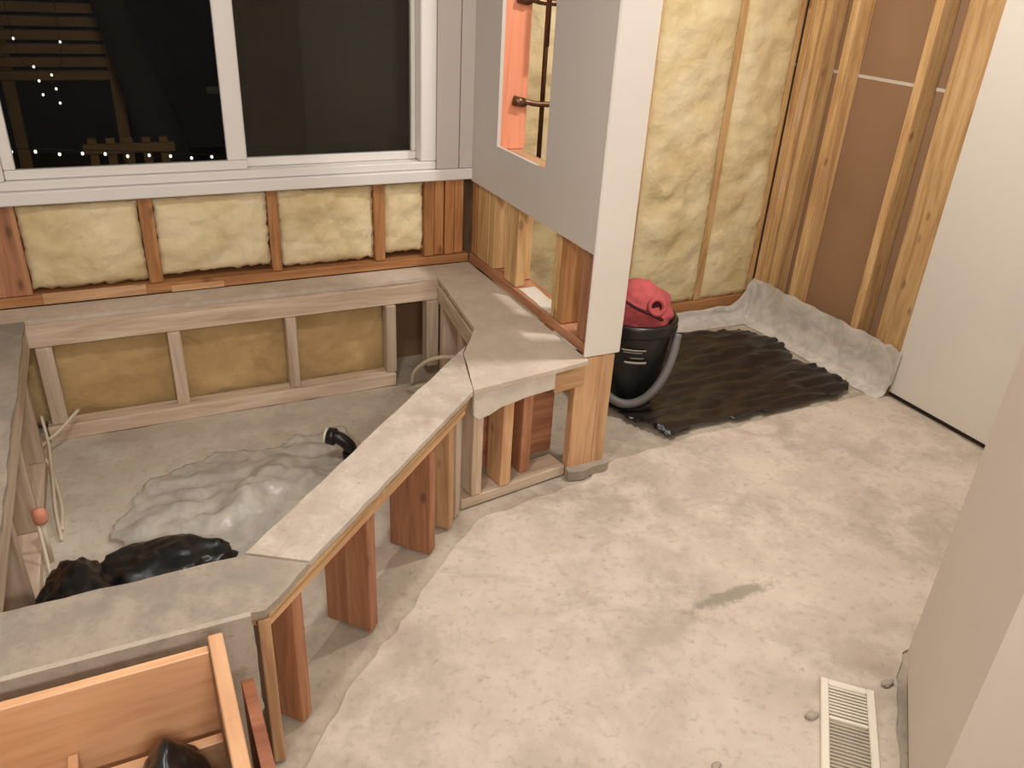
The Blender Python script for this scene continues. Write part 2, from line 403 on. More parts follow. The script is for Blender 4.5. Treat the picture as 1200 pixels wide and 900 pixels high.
# ---- outside wall: sheathing with the studs, plates, batts as pieces
def sheathing():
    # four slabs round the window opening, one mesh
    V, F = [], []
    def slab(x0, x1, z0, z1):
        n = len(V)
        for yy in (3.05, 3.09):
            V.extend([(x0, yy, z0), (x1, yy, z0), (x1, yy, z1), (x0, yy, z1)])
        F.extend([tuple(n+i for i in q) for q in ((0, 1, 2, 3), (7, 6, 5, 4), (0, 4, 5, 1), (1, 5, 6, 2), (2, 6, 7, 3), (3, 7, 4, 0))])
    slab(-.8, 3.0, 0, .80); slab(-.8, 3.0, 2.06, CEIL); slab(-.8, -.36, .80, 2.06); slab(1.12, 3.0, .80, 2.06)
    return meshobj('wall_back', V, F, 'sheathing', origin=(1.1, 3.07, 0))
wb = sheathing(); tag(wb, 'opened outside wall with bare studs and cream insulation under the window', 'wall', kind='structure')
fr_b = lambda u, d, z: (u, YB+.02-d, z)
# below the window, above the tub deck
xs_w = [(-.42, -.305), (.055, .100), (.478, .514), (.872, .912), (1.075, 1.115), (1.119, 1.157), (1.161, 1.199), (1.203, 1.241)]
for i, (a, b) in enumerate(xs_w):
    box('stud', (a, b), (YB+(0.0 if i not in (5, 7) else .008), YB+.09), (ZD+.038, .785), 'stud_window' if i else 'stud_red', wb)
box('sole_plate', (-.7, 1.262), (YB-.006, YB+.09), (ZD+.002, ZD+.036), 'stud_window', wb)
box('sill_plate', (-.7, 1.262), (YB+.004, YB+.09), (.787, .80), 'stud_red', wb)
box('splintered_strip', (-.28, .04), (YB-.016, YB-.007), (ZD+.006, ZD+.044), 'stud_deck', wb)
box('splintered_strip', (.12, .30), (YB-.014, YB-.007), (ZD+.004, ZD+.026), 'stud_deck', wb)
for k, (a, b) in enumerate([(-.303, .053), (.102, .476), (.516, .870), (.914, 1.073)]):
    batt('insulation_batt', a, b, ZD+.05+.012*(k % 2), .778, .06, fr_b, 'insul_window', wb, .018, .012, seed=11+k, res=.014)
# behind the tub framing
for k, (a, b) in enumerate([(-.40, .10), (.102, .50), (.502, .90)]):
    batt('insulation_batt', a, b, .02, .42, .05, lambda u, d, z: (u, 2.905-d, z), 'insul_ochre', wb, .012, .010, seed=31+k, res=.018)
# shower part
sh_studs = [1.68, 2.045, 2.475]
for x in sh_studs: box('stud', (x, x+.038), (YB, YB+.09), (.12, CEIL), 'stud_shower', wb)
box('stud', (2.80, 2.828), (YB-.0, YB+.09), (.12, CEIL), 'stud_shower', wb)
box('sole_plate', (1.40, 2.828), (YB-.004, YB+.09), (.062, .118), 'stud_window', wb)
box('sole_plate', (1.40, 2.828), (YB-.002, YB+.09), (.0, .060), 'stud_dusty', wb)
for k, (a, b) in enumerate([(1.39, 1.679), (1.719, 2.044), (2.084, 2.474), (2.514, 2.799)]):
    for q, (z0, z1) in enumerate([(.122, 2.44)]):
        batt('insulation_batt', a-.006, b+.006, z0, z1, .05, lambda u, d, z: (u, YB+.008-d, z), 'insul', wb, .030, .013, seed=50+k*3+q, res=.022)

# ---- window
win = empty('window_1', (.35, 2.98, .80)); tag(win, 'white sliding window with dark night behind the glass', 'window', kind='structure')
WX0, WX1, WZ0, WZ1 = -.34, 1.115, .805, 2.05
box('sill', (-.70, XP-.003), (2.918, 3.00), (.790, .832), 'vinyl', win, .004)
box('frame_bottom', (WX0, WX1), (2.935, 3.05), (.833, .862), 'vinyl', win, .004)
box('frame_top', (WX0, WX1), (2.935, 3.05), (WZ1-.03, WZ1), 'vinyl', win, .004)
box('frame_side', (WX1-.062, WX1), (2.935, 3.05), (.863, WZ1-.031), 'vinyl', win, .004)
box('frame_side', (WX0, WX0+.03), (2.935, 3.05), (.863, WZ1-.031), 'vinyl', win, .004)
for nm, (a, b), (y0, y1), mt, wide in (('sash', (WX0+.031, .424), (2.955, 2.985), 'glass', (.034, .064)), ('sash', (.378, WX1-.063), (2.988, 3.018), 'glass', (.052, .016))):
    s = box(nm, (a, b), (y0, y1), (.863, .893), 'vinyl', win, .003)
    box('rail', (a, b), (y0, y1), (WZ1-.06, WZ1-.031), 'vinyl', s, .003)
    box('stile', (a, a+wide[0]), (y0, y1), (.894, WZ1-.061), 'vinyl', s, .003)
    box('stile', (b-wide[1], b), (y0, y1), (.894, WZ1-.061), 'vinyl', s, .003)
    box('pane', (a+wide[0], b-wide[1]), ((y0+y1)/2-.002, (y0+y1)/2+.002), (.894, WZ1-.061), mt, s, 0)
box('insect_screen', (.43, WX1-.064), (3.026, 3.03), (.87, WZ1-.035), 'screen', win, 0)
# drywall strip between the window and the partition, with its corner bead
box('casing_strip', (WX1+.001, 1.205), (2.93, 2.949), (.833, CEIL), 'grey_wall', win, .002)
box('casing_strip', (1.207, XP-.003), (2.922, 2.949), (.833, CEIL), 'grey_wall', win, .004)
box('header_drywall', (-.70, WX1), (2.93, 2.949), (WZ1+.002, CEIL), 'grey_wall', win, .002)

# ---- partition between tub and shower
wm = empty('wall_middle', (1.32, 2.4, 0)); tag(wm, 'grey drywall partition with a tall cut-out, open studs at its foot', 'wall', kind='structure')
YE = 1.985
def sheet_with_hole(name, x0, x1, y0, y1, z0, z1, hy0, hy1, hz0, hz1, mat, parent):
    V, F = [], []
    ys = [y0, hy0, hy1, y1]; zs = [z0, hz0, hz1, z1]
    for x in (x0, x1):
        for zz in zs:
            for yy in ys:
                jog = .003*noise.noise(Vector((yy*9, zz*9, 2)))
                V.append((x, yy, zz+jog if zz in (hz0,) else zz))
    id_ = lambda s, j, i: s*16+j*4+i
    for s in (0, 1):
        for j in range(3):
            for i in range(3):
                if i == 1 and j == 1: continue
                F.append((id_(s, j, i), id_(s, j, i+1), id_(s, j+1, i+1), id_(s, j+1, i)))
    def strip(lst, closed):
        for k in range(len(lst)-(0 if closed else 1)):
            a, b = lst[k], lst[(k+1) % len(lst)]
            F.append((id_(0, *a), id_(0, *b), id_(1, *b), id_(1, *a)))
    strip([(0, 0), (0, 1), (0, 2), (0, 3), (1, 3), (2, 3), (3, 3), (3, 2), (3, 1), (3, 0), (2, 0), (1, 0)], True)
    strip([(1, 1), (1, 2), (2, 2), (2, 1)], True)
    return meshobj(name, V, F, mat, parent)
sheet_with_hole('drywall_sheet', XP-.013, XP, YE, 2.921, .785, CEIL, 2.325, 2.70, .962, 1.95, 'grey_wall', wm)
# white end cap
box('end_cap', (XP-.014, XP+.118), (YE-.014, YE-.001), (ZD+.002, CEIL), 'white_wall', wm, .004)
box('corner_bead', (XP+.106, XP+.12), (YE, YE+.05), (ZD+.002, CEIL), 'white_wall', wm, .003)
# end post that runs to the floor
px0, px1 = XP+.002, XP+.104
box('stud', (px0, px1), (YE+.001, YE+.039), (ZD+.04, CEIL), 'stud_red', wm)
box('stud', (px0, px1), (YE+.041, YE+.079), (ZD+.04, CEIL), 'stud_red', wm)
for a, mt in ((2.16, 'stud_window'), (2.205, 'stud_shower'), (2.58, 'stud_shower'), (2.725, 'stud_shower'), (2.90, 'stud_window')):
    box('stud', (px0, px1-.012), (a, a+.038), (ZD+.04, CEIL if a in (2.16, 2.90) else .905), mt, wm)
box('niche_sill', (px0, px1-.012), (2.20, 2.765), (.906, .944), 'stud_deck', wm)
box('stud', (px0, px1), (2.71, 2.748), (.945, CEIL), 'stud_lit', wm)
box('stud', (px0, px1-.012), (2.26, 2.298), (.945, CEIL), 'stud_shower', wm)
box('corner_blocking', (px0, px0+.038), (2.775, 2.885), (ZD+.04, .784), 'stud_shower', wm)
box('corner_blocking', (px0, px0+.038), (2.52, 2.578), (ZD+.04, .784), 'stud_shower', wm)
box('sole_plate', (px0-.006, px1), (YE+.001, 2.945), (ZD+.002, ZD+.038), 'stud_red', wm)
prism('dust_layer', rough_edge([(px0+.004, 2.255), (px0+.07, 2.255), (px0+.07, 2.50), (px0+.004, 2.50)], .004, .02, 4), ZD+.0385, ZD+.042, 'gypsum', wm)
# plumbing in the partition cavity
plm = empty('shower_pipes', (1.44, 2.66, .5)); tag(plm, 'dark copper shower pipes seen through the partition cut-out', 'pipe')
tube('riser', [(1.44, 2.72, .86), (1.44, 2.72, CEIL-.001)], .009, 'copper', plm, k=0)
tube('riser', [(1.40, 2.64, 1.30), (1.40, 2.64, CEIL-.001)], .009, 'copper', plm, k=0)
for zz, yy in ((1.10, 2.70), (1.43, 2.70)):
    tube('cross_pipe', [(1.345, yy, zz+.012), (1.37, yy-.004, zz+.01), (1.41, yy-.01, zz+.004), (1.54, yy-.02, zz)], .010, 'copper', plm, k=4)
    lathe('valve_body', [(0, -.02), (.017, -.02), (.017, .02), (.011, .024), (.011, .03), (0, .03)], (1.335, yy, zz+.012), 'copper', plm, 16, axis=(1, 0, -.2))
    tube('pipe_highlight', [(1.455, yy-.014, zz+.0035), (1.53, yy-.0195, zz+.0005)], .0135, 'steel', plm, k=0)  # bright sleeve painted in as the highlight on the cross pipe

# ---- right wall of the shower
wr = empty('wall_right', (2.9, 2.0, 0)); tag(wr, 'right wall with bare studs in the shower and white drywall beyond', 'wall', kind='structure')
XB = XR+.09
box('backing_sheet', (XB, XB+.012), (1.95, 3.05), (.0, 1.195), 'brown_paper', wr, .001)
box('backing_sheet', (XB, XB+.012), (1.95, 3.05), (1.201, CEIL), 'brown_paper', wr, .001)
box('joint_tape', (XB-.0015, XB-.0002), (1.95, 3.05), (1.191, 1.204), 'gypsum', wr, 0)
for a, b, mt in ((2.905, 2.943, 'stud_shower'), (2.862, 2.90, 'stud_shower'), (2.805, 2.843, 'stud_shower'), (2.662, 2.70, 'stud_shower'), (2.27, 2.308, 'stud_shower')):
    box('stud', (XR, XB-.002), (a, b), (.06, CEIL), mt, wr)
box('stud', (XR, XR+.038), (2.022, 2.166), (.06, CEIL), 'stud_shower', wr)
box('splinter', (XR-.004, XR-.0005), (2.868, 2.876), (.95, 1.20), 'stud_dusty', wr, .001)
box('splinter', (XR-.004, XR-.0005), (2.880, 2.890), (.62, .74), 'stud_dusty', wr, .001)
box('sole_plate', (XR, XB-.002), (.93, 2.945), (.0, .058), 'stud_window', wr)
box('drywall_sheet', (XR-.016, XR-.001), (.93, 2.018), (.022, CEIL), 'white_wall', wr, .002)
box('gap_shade_strip', (XR-.008, XR-.001), (.93, 2.018), (.006, .021), 'gap_shade', wr, 0)  # dark strip stands in for the shade in this open gap

# ---- angled wall end next to the camera
wf = empty('wall_front', (1.6, .8, 0)); tag(wf, 'warm grey angled wall end at the right edge', 'wall', kind='structure')
E1 = Vector((1.600, .885)); E2 = Vector((1.180, .516)); dd = (E2-E1).normalized(); nn = Vector((-dd.y, dd.x))
if nn.dot(-E1) < 0: nn = -nn
core = [E1, E2, Vector((1.36, -.02)), Vector((1.44, -.6)), Vector((2.2, -.6)), Vector((2.82, .0)), Vector((2.82, .918))]
inn = [E1-nn*.012+Vector((.004, -.004)), E2-nn*.012+Vector((.01, .006)), Vector((1.375, -.02)), Vector((1.455, -.59)), Vector((2.19, -.59)), Vector((2.81, .0)), Vector((2.81, .91))]
prism('drywall_shell', [tuple(p) for p in core], .075, CEIL, 'tan_wall', wf)
prism('bottom_plate', [tuple(p) for p in inn], 0.0065, .0745, 'olive', wf)

# ------------------------------------------------------------------ lamps (shower fixture, added fill lights)
def ceiling_lamp(x, y, power, label, r=.075):
    t = empty('ceiling_light', (x, y, CEIL-.02)); tag(t, label, 'light')
    lathe('trim_ring', [(r, .0195), (r+.03, .0195), (r+.03, .008), (r+.022, 0), (r, .004), (r, .0195)], (x, y, CEIL-.02), 'vinyl', t)
    lathe('diffuser', [(0, .01), (r-.001, .01), (r-.001, .0185), (0, .0185)], (x, y, CEIL-.02), 'lamp_diffuser', t)
    l = bpy.data.lights.new('lamp_glow', 'AREA'); l.shape = 'DISK'; l.size = 2*r; l.energy = power; l.color = LAMP_COLOR; l.spread = math.radians(175)
    o = bpy.data.objects.new('lamp_glow', l); COL.objects.link(o); o.parent = t; o.location = (0, 0, -.012)
ceiling_lamp(1.84, 1.83, LAMP_SHOWER, 'round recessed ceiling light in front of the shower')
ceiling_lamp(.15, 1.15, LAMP_FILL, 'added unseen ceiling fill light above the tub deck')  # unseen lamp added to fill the tub bay and window wall
def fill_bar_lamp(x, y, z, power):  # bar lamp added behind the viewer to brighten camera-facing sides
    t = empty('fill_bar', (x, y, z)); tag(t, 'added unseen fill light, a bar with four frosted globes', 'light')
    box('backplate', (x-.32, x+.32), (y-.03, y-.01), (z-.05, z+.05), 'vinyl', t)
    for i in range(4):
        gx = x-.24+i*.16
        lathe('socket', [(0, 0), (.03, 0), (.03, .035), (0, .035)], (gx, y-.009, z), 'steel', t, 16, axis=(0, 1, 0))
        lathe('globe', [(0, 0), (.03, .006), (.048, .03), (.05, .05), (.04, .08), (.02, .096), (0, .1)], (gx, y+.028, z), 'lamp_diffuser', t, 20, axis=(0, 1, 0))
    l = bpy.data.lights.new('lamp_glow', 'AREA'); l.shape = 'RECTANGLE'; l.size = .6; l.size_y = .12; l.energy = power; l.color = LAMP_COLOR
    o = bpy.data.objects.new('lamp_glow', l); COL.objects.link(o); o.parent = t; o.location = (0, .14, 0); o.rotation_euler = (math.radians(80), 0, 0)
wk = box('wall_rear', (-.82, 1.0), (-1.06, -1.0), (0, CEIL), 'tan_wall', bev=0); tag(wk, 'plain painted wall behind the viewer', 'wall', kind='structure')
fill_bar_lamp(.15, -.969, 2.0, LAMP_FRONT_FILL)

# ------------------------------------------------------------------ tub deck framing
td = empty('tub_deck', (.3, 2.0, 0)); tag(td, 'dusty wooden tub deck framing with a diagonal front and no tub', 'tub deck')
Oc, Of, Op = (.127, 1.222), (.838, 1.892), (1.262, 1.955)        # outer edge: near corner, front corner, at the partition
I0, I1, I2, I3 = (.118, 1.402), (.955, 2.205), (1.02, 2.31), (1.078, 2.82)
# top boards
back = prism('ledge_board', rough_edge([(-.69, 2.822), (1.078, 2.822), (1.262, 2.80), (1.262, 2.943), (-.69, 2.943)], .003, .04, 1, keep=(3,)), ZD-.014, ZD, 'triangle', td)
prism('ledge_board', rough_edge([(-.69, 1.404), (-.33, 1.404), (-.335, 2.82), (-.69, 2.82)], .004, .04, 2), ZD-.014, ZD, 'ledge', td)
prism('ledge_board', rough_edge([(-.69, 1.229), (.09, 1.229), (.128, 1.224), (.235, 1.327), (.120, 1.400), (-.69, 1.402)], .004, .03, 3), ZD-.02, ZD-.004, 'ledge', td)
prism('cement_board', rough_edge([(.237, 1.329), Of, (.905, 2.135), (.948, 2.198), (.122, 1.402)], .0025, .025, 4), ZD-.014, ZD, 'cement', td)
prism('deck_board', rough_edge([(.842, 1.896), Op, (1.262, 2.798), (1.08, 2.82), I2, (.952, 2.20), (.908, 2.135)], .003, .04, 5), ZD-.014, ZD, 'triangle', td)
# plywood below, its edge shows on the diagonal
prism('plywood', rough_edge([(.135, 1.243), (.832, 1.900), (.95, 2.18), (.13, 1.392)], .005, .02, 6), ZD-.034, ZD-.0205, 'plywood', td)
prism('plywood', rough_edge([(-.69, 1.236), (.13, 1.236), (.128, 1.392), (-.69, 1.392)], .003, .03, 7), ZD-.034, ZD-.0205, 'plywood', td)
prism('plywood', [(.845, 1.91), (1.26, 1.968), (1.26, 2.80), (1.085, 2.81), (1.028, 2.31), (.96, 2.18)], ZD-.034, ZD-.0145, 'plywood', td)
# diagonal top plate
ddir = Vector((Of[0]-Oc[0], Of[1]-Oc[1], 0)).normalized(); dn = Vector((ddir.y, -ddir.x, 0))   # dn points out to the room
zc = ZD-.034-.019
def dp(s, off, z): return Vector((Oc[0], Oc[1], 0))+ddir*s-dn*off+Vector((0, 0, z))
Ld = (Vector((Of[0], Of[1], 0))-Vector((Oc[0], Oc[1], 0))).length
beam('top_plate', dp(.015, .014+.06, zc-.001), dp(Ld-.02, .014+.06, zc-.001), .12, .036, 'stud_deck', td)
beam('broken_strip', dp(.02, .012, ZD-.034), dp(Ld*.42, .012, ZD-.034), .014, .022, 'plywood', td)
beam('broken_strip', dp(Ld*.46, .013, ZD-.034), dp(Ld-.03, .013, ZD-.036), .014, .02, 'plywood', td)
# diagonal posts, broad sides across the diagonal
zt = zc-.0195
for s, mt in ((.43, 'stud_red'), (.765, 'stud_red')):
    beam('post', dp(s, .088, .007), dp(s, .088, zt), .13, .036, mt, td, up=ddir)
beam('post', dp(.125, .075, .007), dp(.125, .075, zt), .11, .034, 'stud_red', td, up=ddir)  # darker wood puts the unlit broad side into the colour
beam('post', dp(.895, .075, .007), dp(.895, .075, zt), .10, .036, 'stud_deck', td, up=ddir)
beam('post', dp(.955, .065, .007), dp(.955, .065, zt), .07, .036, 'stud_dusty', td, up=ddir)
# near front wall of the deck
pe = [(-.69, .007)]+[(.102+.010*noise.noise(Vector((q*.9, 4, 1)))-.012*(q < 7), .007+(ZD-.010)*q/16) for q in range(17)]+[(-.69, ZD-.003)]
n = len(pe); meshobj('front_panel', [(a, 1.2185, b) for a, b in pe]+[(a, 1.2305, b) for a, b in pe], [tuple(range(n)), tuple(range(n, 2*n))]+[(k, (k+1) % n, n+(k+1) % n, n+k) for k in range(n)], 'lightened_front', td)
box('post', (.113, .137), (1.233, 1.32), (.007, ZD-.036), 'stud_deck', td)
box('top_plate', (-.69, .09), (1.257, 1.345), (ZD-.073, ZD-.036), 'stud_dusty', td)
box('sole_plate', (-.69, .09), (1.257, 1.345), (.004, .042), 'stud_dusty', td)
for x in (-.56, -.20): box('post', (x, x+.038), (1.257, 1.345), (.043, ZD-.074), 'stud_dusty', td)
# front run up to the partition
fz = ZD-.0345
fd = Vector((Op[0]-Of[0], Op[1]-Of[1], 0)).normalized(); fn_ = Vector((fd.y, -fd.x, 0))
def fp(s, off, z): return Vector((Of[0], Of[1], 0))+fd*s-fn_*off+Vector((0, 0, z))
beam('top_plate', fp(.02, .075, fz-.02), fp(.425, .075, fz-.02), .09, .038, 'stud_deck', td)
V = []; prof = [(.012, .0), (.06, -.004), (.12, .002), (.2, -.003), (.26, .002), (.31, .0)]
lowz = [(.012, .075), (.03, .093), (.07, .088), (.11, .072), (.16, .068), (.2, .062), (.26, .061), (.31, .060)]
top = [fp(s, .012, ZD-.016) for s in (.012, .31)]; bot = [fp(s, .012, ZD-.016-h) for s, h in reversed(lowz)]
front = [fp(.012, .012, ZD-.016), fp(.31, .012, ZD-.016)]+bot
backv = [p-fn_*.011 for p in front]; n = len(front)
meshobj('plaster_fascia', [tuple(p) for p in front+backv], [tuple(range(n)), tuple(range(n, 2*n))]+[(i, (i+1) % n, n+(i+1) % n, n+i) for i in range(n)], 'gypsum', td)
beam('wood_fascia', fp(.312, .020, fz-.030), fp(.43, .020, fz-.030), .016, .06, 'stud_deck', td)
for s, w_, off, mt in ((.045, .036, .075, 'stud_dusty'), (.155, .038, .075, 'stud_deck'), (.255, .038, .11, 'stud_red')):
    beam('post', fp(s, off, .044), fp(s, off, fz-.04), .086, w_, mt, td, up=fd)
beam('sole_plate', fp(-.01, .078, .023), fp(.40, .078, .023), .09, .036, 'stud_dusty', td)
beam('gap_shade_panel', fp(.06, .17, .22), fp(.42, .15, .22), .012, .36, 'stud_red', td)  # dark sheet added so the gaps between the front posts look shaded
box('end_post', (1.232, 1.322), (1.972, 2.01), (.004, ZD-.001), 'stud_deck', td)
box('end_post', (1.324, 1.372), (1.974, 2.06), (.004, ZD-.001), 'stud_deck', td)
prism('mortar_lump', rough_edge([(1.222, 1.945), (1.30, 1.94), (1.385, 1.955), (1.38, 1.972), (1.222, 1.970)], .012, .015, 9), .006, .04, 'ledge', td)
# inside: long back frame under the window
box('rim_board', (-.36, 1.10), (2.826, 2.862), (.345, ZD-.034), 'stud_dusty', td)
prism('plywood', [(-.69, 2.826), (1.09, 2.826), (1.26, 2.81), (1.26, 2.94), (-.69, 2.94)], ZD-.033, ZD-.0145, 'stud_dusty', td)
box('sole_plate', (-.34, .90), (2.80, 2.868), (.004, .058), 'stud_dusty', td)
for a, b in ((-.325, -.275), (.08, .122), (.485, .523), (.868, .908), (1.035, 1.085)):
    box('post', (a, b), (2.815, 2.87), (.059, .344), 'stud_dusty', td)
# inside right: rim board and posts under the triangular board
beam('rim_board', (1.092, 2.80, ZD-.067), (1.04, 2.33, ZD-.067), .036, .064, 'stud_dusty', td)
for t_ in (.08, .62):
    p = Vector((1.094, 2.80, 0)).lerp(Vector((1.042, 2.33, 0)), t_); beam('post', (p.x+.03, p.y, .004), (p.x+.03, p.y, ZD-.10), .085, .036, 'stud_dusty', td, up=(0, 1, 0))
beam('sole_plate', (1.14, 2.76, .021), (1.09, 2.36, .021), .09, .034, 'stud_dusty', td)
# inside left
box('rim_board', (-.372, -.337), (1.41, 2.81), (.345, ZD-.0145), 'stud_dusty', td)
for y in (1.45, 1.85, 2.22, 2.60): box('post', (-.43, -.345), (y, y+.038), (.044, .344), 'stud_dusty', td)
box('sole_plate', (-.43, -.345), (1.41, 2.80), (.004, .043), 'stud_dusty', td)
box('side_panel', (-.445, -.432), (1.41, 2.80), (.044, .344), 'stud_window', td)

# ------------------------------------------------------------------ things in the tub bay
def sheet_h(x, y):
    c = Vector((x*5, y*5, 2)); d = math.hypot((x-.22)/.42, (y-2.2)/.30)
    base = max(0, 1-d)*.075
    return .010+base*(.7+.6*fb(c*1.2, 3))+.030*abs(noise.noise(Vector((x*6+y*4, y*8-x*3, 4))))+.010*abs(noise.noise(Vector((x*15, y*13, 7))))
sp = rough_edge([(-.19, 2.15), (-.02, 1.99), (.14, 1.86), (.30, 1.92), (.50, 2.15), (.66, 2.36), (.62, 2.52), (.44, 2.55), (.36, 2.48), (.14, 2.50), (-.06, 2.40)], .02, .03, 12)
tag(cloth('plastic_sheet', sp, sheet_h, .012, 'clear_film'), 'crumpled clear plastic sheet on the floor of the tub bay', 'plastic sheet')
bt = blob('rubbish_bag', (-.235, 1.73, .005), (.105, .20, .115), 'bag', amp=.16, freq=4.6, seed=3, flat=-.08)
bt['label'] = 'black rubbish bag lying low behind the near ledge of the tub deck'; bt['category'] = 'bag'
blob('bag_lobe', (-.055, 1.83, .005), (.185, .13, .098), 'bag', bt, amp=.15, freq=4.6, seed=5, flat=-.07)
# black drain
dr = empty('drain_fitting', (.57, 2.27, .004)); tag(dr, 'black plastic drain elbow standing on the tub bay floor', 'drain')
lathe('flange', [(0, 0), (.045, 0), (.045, .008), (.026, .012), (.026, .03), (0, .03)], (.57, 2.27, .004), 'black_plastic', dr)
tube('elbow', [(.57, 2.27, .03), (.57, 2.27, .07), (.562, 2.272, .10), (.54, 2.285, .122), (.52, 2.30, .128)], .022, 'black_plastic', dr, 14)
lathe('collar', [(.024, -.012), (.030, -.012), (.030, .014), (.024, .014)], (.57, 2.27, .062), 'black_plastic', dr)
lathe('collar', [(.0, -.012), (.029, -.012), (.029, .012), (.02, .014), (0, .006)], (.515, 2.302, .128), 'black_plastic', dr, axis=(-.8, .5, .12))
lathe('white_ring', [(.018, 0), (.027, 0), (.027, .006), (.018, .006)], (.500, 2.309, .130), 'white_plastic', dr, axis=(-.8, .5, .12))
tag(tube('water_line', [(.955, 2.77, .02), (.96, 2.74, .09), (1.0, 2.66, .17), (1.06, 2.56, .21), (1.06, 2.46, .20)], .008, 'white_tube'), 'white plastic water line arching at the far corner of the tub bay', 'pipe')
tag(tube('water_line', [(.92, 2.72, .02), (.95, 2.66, .06), (1.02, 2.58, .10), (1.05, 2.50, .10)], .006, 'white_tube'), 'thinner white line low beside the arching water line', 'pipe')
tag(tube('cable', [(-.235, 2.785, .12), (-.30, 2.72, .085), (-.36, 2.66, .06), (-.335, 2.60, .03), (-.31, 2.45, .012), (-.30, 2.34, .012), (-.30, 2.25, .014)], .006, 'white_tube'), 'pale cable bent from the far left post down the tub bay floor', 'cable')
tag(tube('cable', [(-.34, 2.72, .15), (-.33, 2.65, .08), (-.322, 2.50, .05), (-.315, 2.34, .03), (-.30, 2.20, .012)], .005, 'white_tube'), 'thin pale cable hanging along the left side of the tub bay', 'cable')
pk = empty('capped_stub', (-.32, 2.10, .0)); tag(pk, 'thin pipe stub with a pink cap by the left ledge', 'pipe')
tube('stub', [(-.325, 2.12, .004), (-.325, 2.12, .15)], .007, 'white_tube', pk, k=0)
lathe('pink_cap', [(0, 0), (.016, 0), (.018, .01), (.018, .03), (.012, .042), (0, .045)], (-.325, 2.12, .14), 'pink_cap', pk, 18)
tube('stub', [(-.335, 2.13, .16), (-.325, 2.05, .05), (-.318, 1.98, .004)], .005, 'white_tube', pk, k=3)

# ------------------------------------------------------------------ shower floor
def bag_h(x, y):
    return .010+.030*abs(noise.noise(Vector((x*3+y*2, y*12, 1))))+.026*abs(noise.noise(Vector((x*6, y*24, 5))))+.012*(fb(Vector((x*3, y*3, 8)), 2)+.5)
bp_ = [(1.71, 2.03), (1.86, 2.065), (2.2, 2.055), (2.60, 2.06), (2.665, 2.09), (2.70, 2.15), (2.70, 2.26), (2.64, 2.40), (2.69, 2.48), (2.73, 2.60), (2.66, 2.70), (2.64, 2.78), (2.45, 2.80), (2.0, 2.82), (1.72, 2.80), (1.60, 2.5), (1.62, 2.2)]
tag(cloth('black_sheet', rough_edge(bp_, .008, .03, 21), bag_h, .014, 'black_sheet', thick=.002), 'crumpled black plastic sheet spread over the shower floor', 'plastic sheet')
# pan liner folded up at the walls: a lofted strip
def liner():
    path = [(1.40, 2.94, -1), (1.8, 2.94, -1), (2.3, 2.94, -1), (2.70, 2.94, -1), (2.80, 2.93, -.4), (2.822, 2.84, 0), (2.822, 2.6, 0), (2.822, 2.35, 0), (2.822, 2.10, 0), (2.812, 2.00, 0)]
    P = smoothpath([(a, b, 0) for a, b, c in path], 12)
    V, F = [], []; nk = 14
    for i, p in enumerate(P):
        t = (P[min(i+1, len(P)-1)]-P[max(i-1, 0)]).normalized(); nrm = Vector((t.y, -t.x, 0))
        if nrm.dot(Vector((2.0, 2.4, 0))-p) < 0: nrm = -nrm
        s = i/len(P); right = min(1, max(0, (i-36)/14)); top = .062+.138*right
        top += .012*noise.noise(Vector((i*.35, 0, 0)))
        for k in range(nk+1):
            q = k/nk
            # down the wall, round the cove and out over the floor
            if q < .62: z = top*(1-q/.62)+.012; o = .008+.012*q
            else: z = .012*(1-(q-.62)/.38)+.0025; o = .016+(q-.62)/.38*(.075+.03*noise.noise(Vector((i*.22, 3, 0))))
            if q >= .5: o += .02*(1-abs(q-.62)/.38)
            wv = .010*noise.noise(Vector((i*.20, k*.22, 6)))+.006*abs(noise.noise(Vector((i*.5, k*.5, 2))))
            v = p+nrm*max(.003, o+wv*(1 if k else .3)); V.append((v.x, v.y, max(.0025, z+.4*wv*(1 if q > .7 else .2))))
    for i in range(len(P)-1):
        for k in range(nk):
            a = i*(nk+1)+k; F.append((a, a+1, a+nk+2, a+nk+1))
    o = meshobj('shower_liner', V, F, 'liner', smooth=True)
    return o
tag(liner(), 'grey translucent pan liner folded up along the shower wall base', 'liner')
# bucket
B = (1.73, 2.335, .004)
BS = 1.0
bk = empty('bucket', (1.725, 2.375, .04)); tag(bk, 'black plastic bucket holding a red cloth in the shower', 'bucket')
bx, by, bz = 1.725, 2.375, .04
lathe('body', [(0, 0), (.105, 0), (.115, .01), (.148, .315), (.150, .33), (.144, .33), (.112, .014), (0, .012)], (bx, by, bz), 'black_plastic', bk, 40)
lathe('rim', [(.149, .295), (.162, .297), (.164, .307), (.160, .323), (.163, .333), (.156, .343), (.146, .343), (.146, .33)], (bx, by, bz), 'black_plastic', bk, 40)
va = math.atan2(-by, -bx)        # bearing of the camera seen from the bucket
rv = Vector((-math.sin(va), math.cos(va), 0)); cvv = Vector((math.cos(va), math.sin(va), 0))
hp = []
for i in range(13):
    a = math.pi*i/12; sgn = math.cos(a); dn_ = math.sin(a)
    hp.append(Vector((bx, by, bz))+rv*(.165*sgn)+cvv*(.02+.125*dn_)+Vector((0, 0, .285-.265*dn_)))
tube('handle', hp, .017, 'grey_rubber', bk, 12, 4)
def print_bar(a0, a1, z0, z1):
    V, F = [], []; k = 8
    for i in range(k+1):
        a = va+a0+(a1-a0)*i/k
        for z in (z0, z1):
            r = .115+(.148-.115)*(z-.01)/.26+.0012; V.append((bx+r*math.cos(a), by+r*math.sin(a), bz+z))
    for i in range(k): F.append((2*i, 2*i+2, 2*i+3, 2*i+1))
    return meshobj('printed_mark', V, F, 'white_mark', bk)
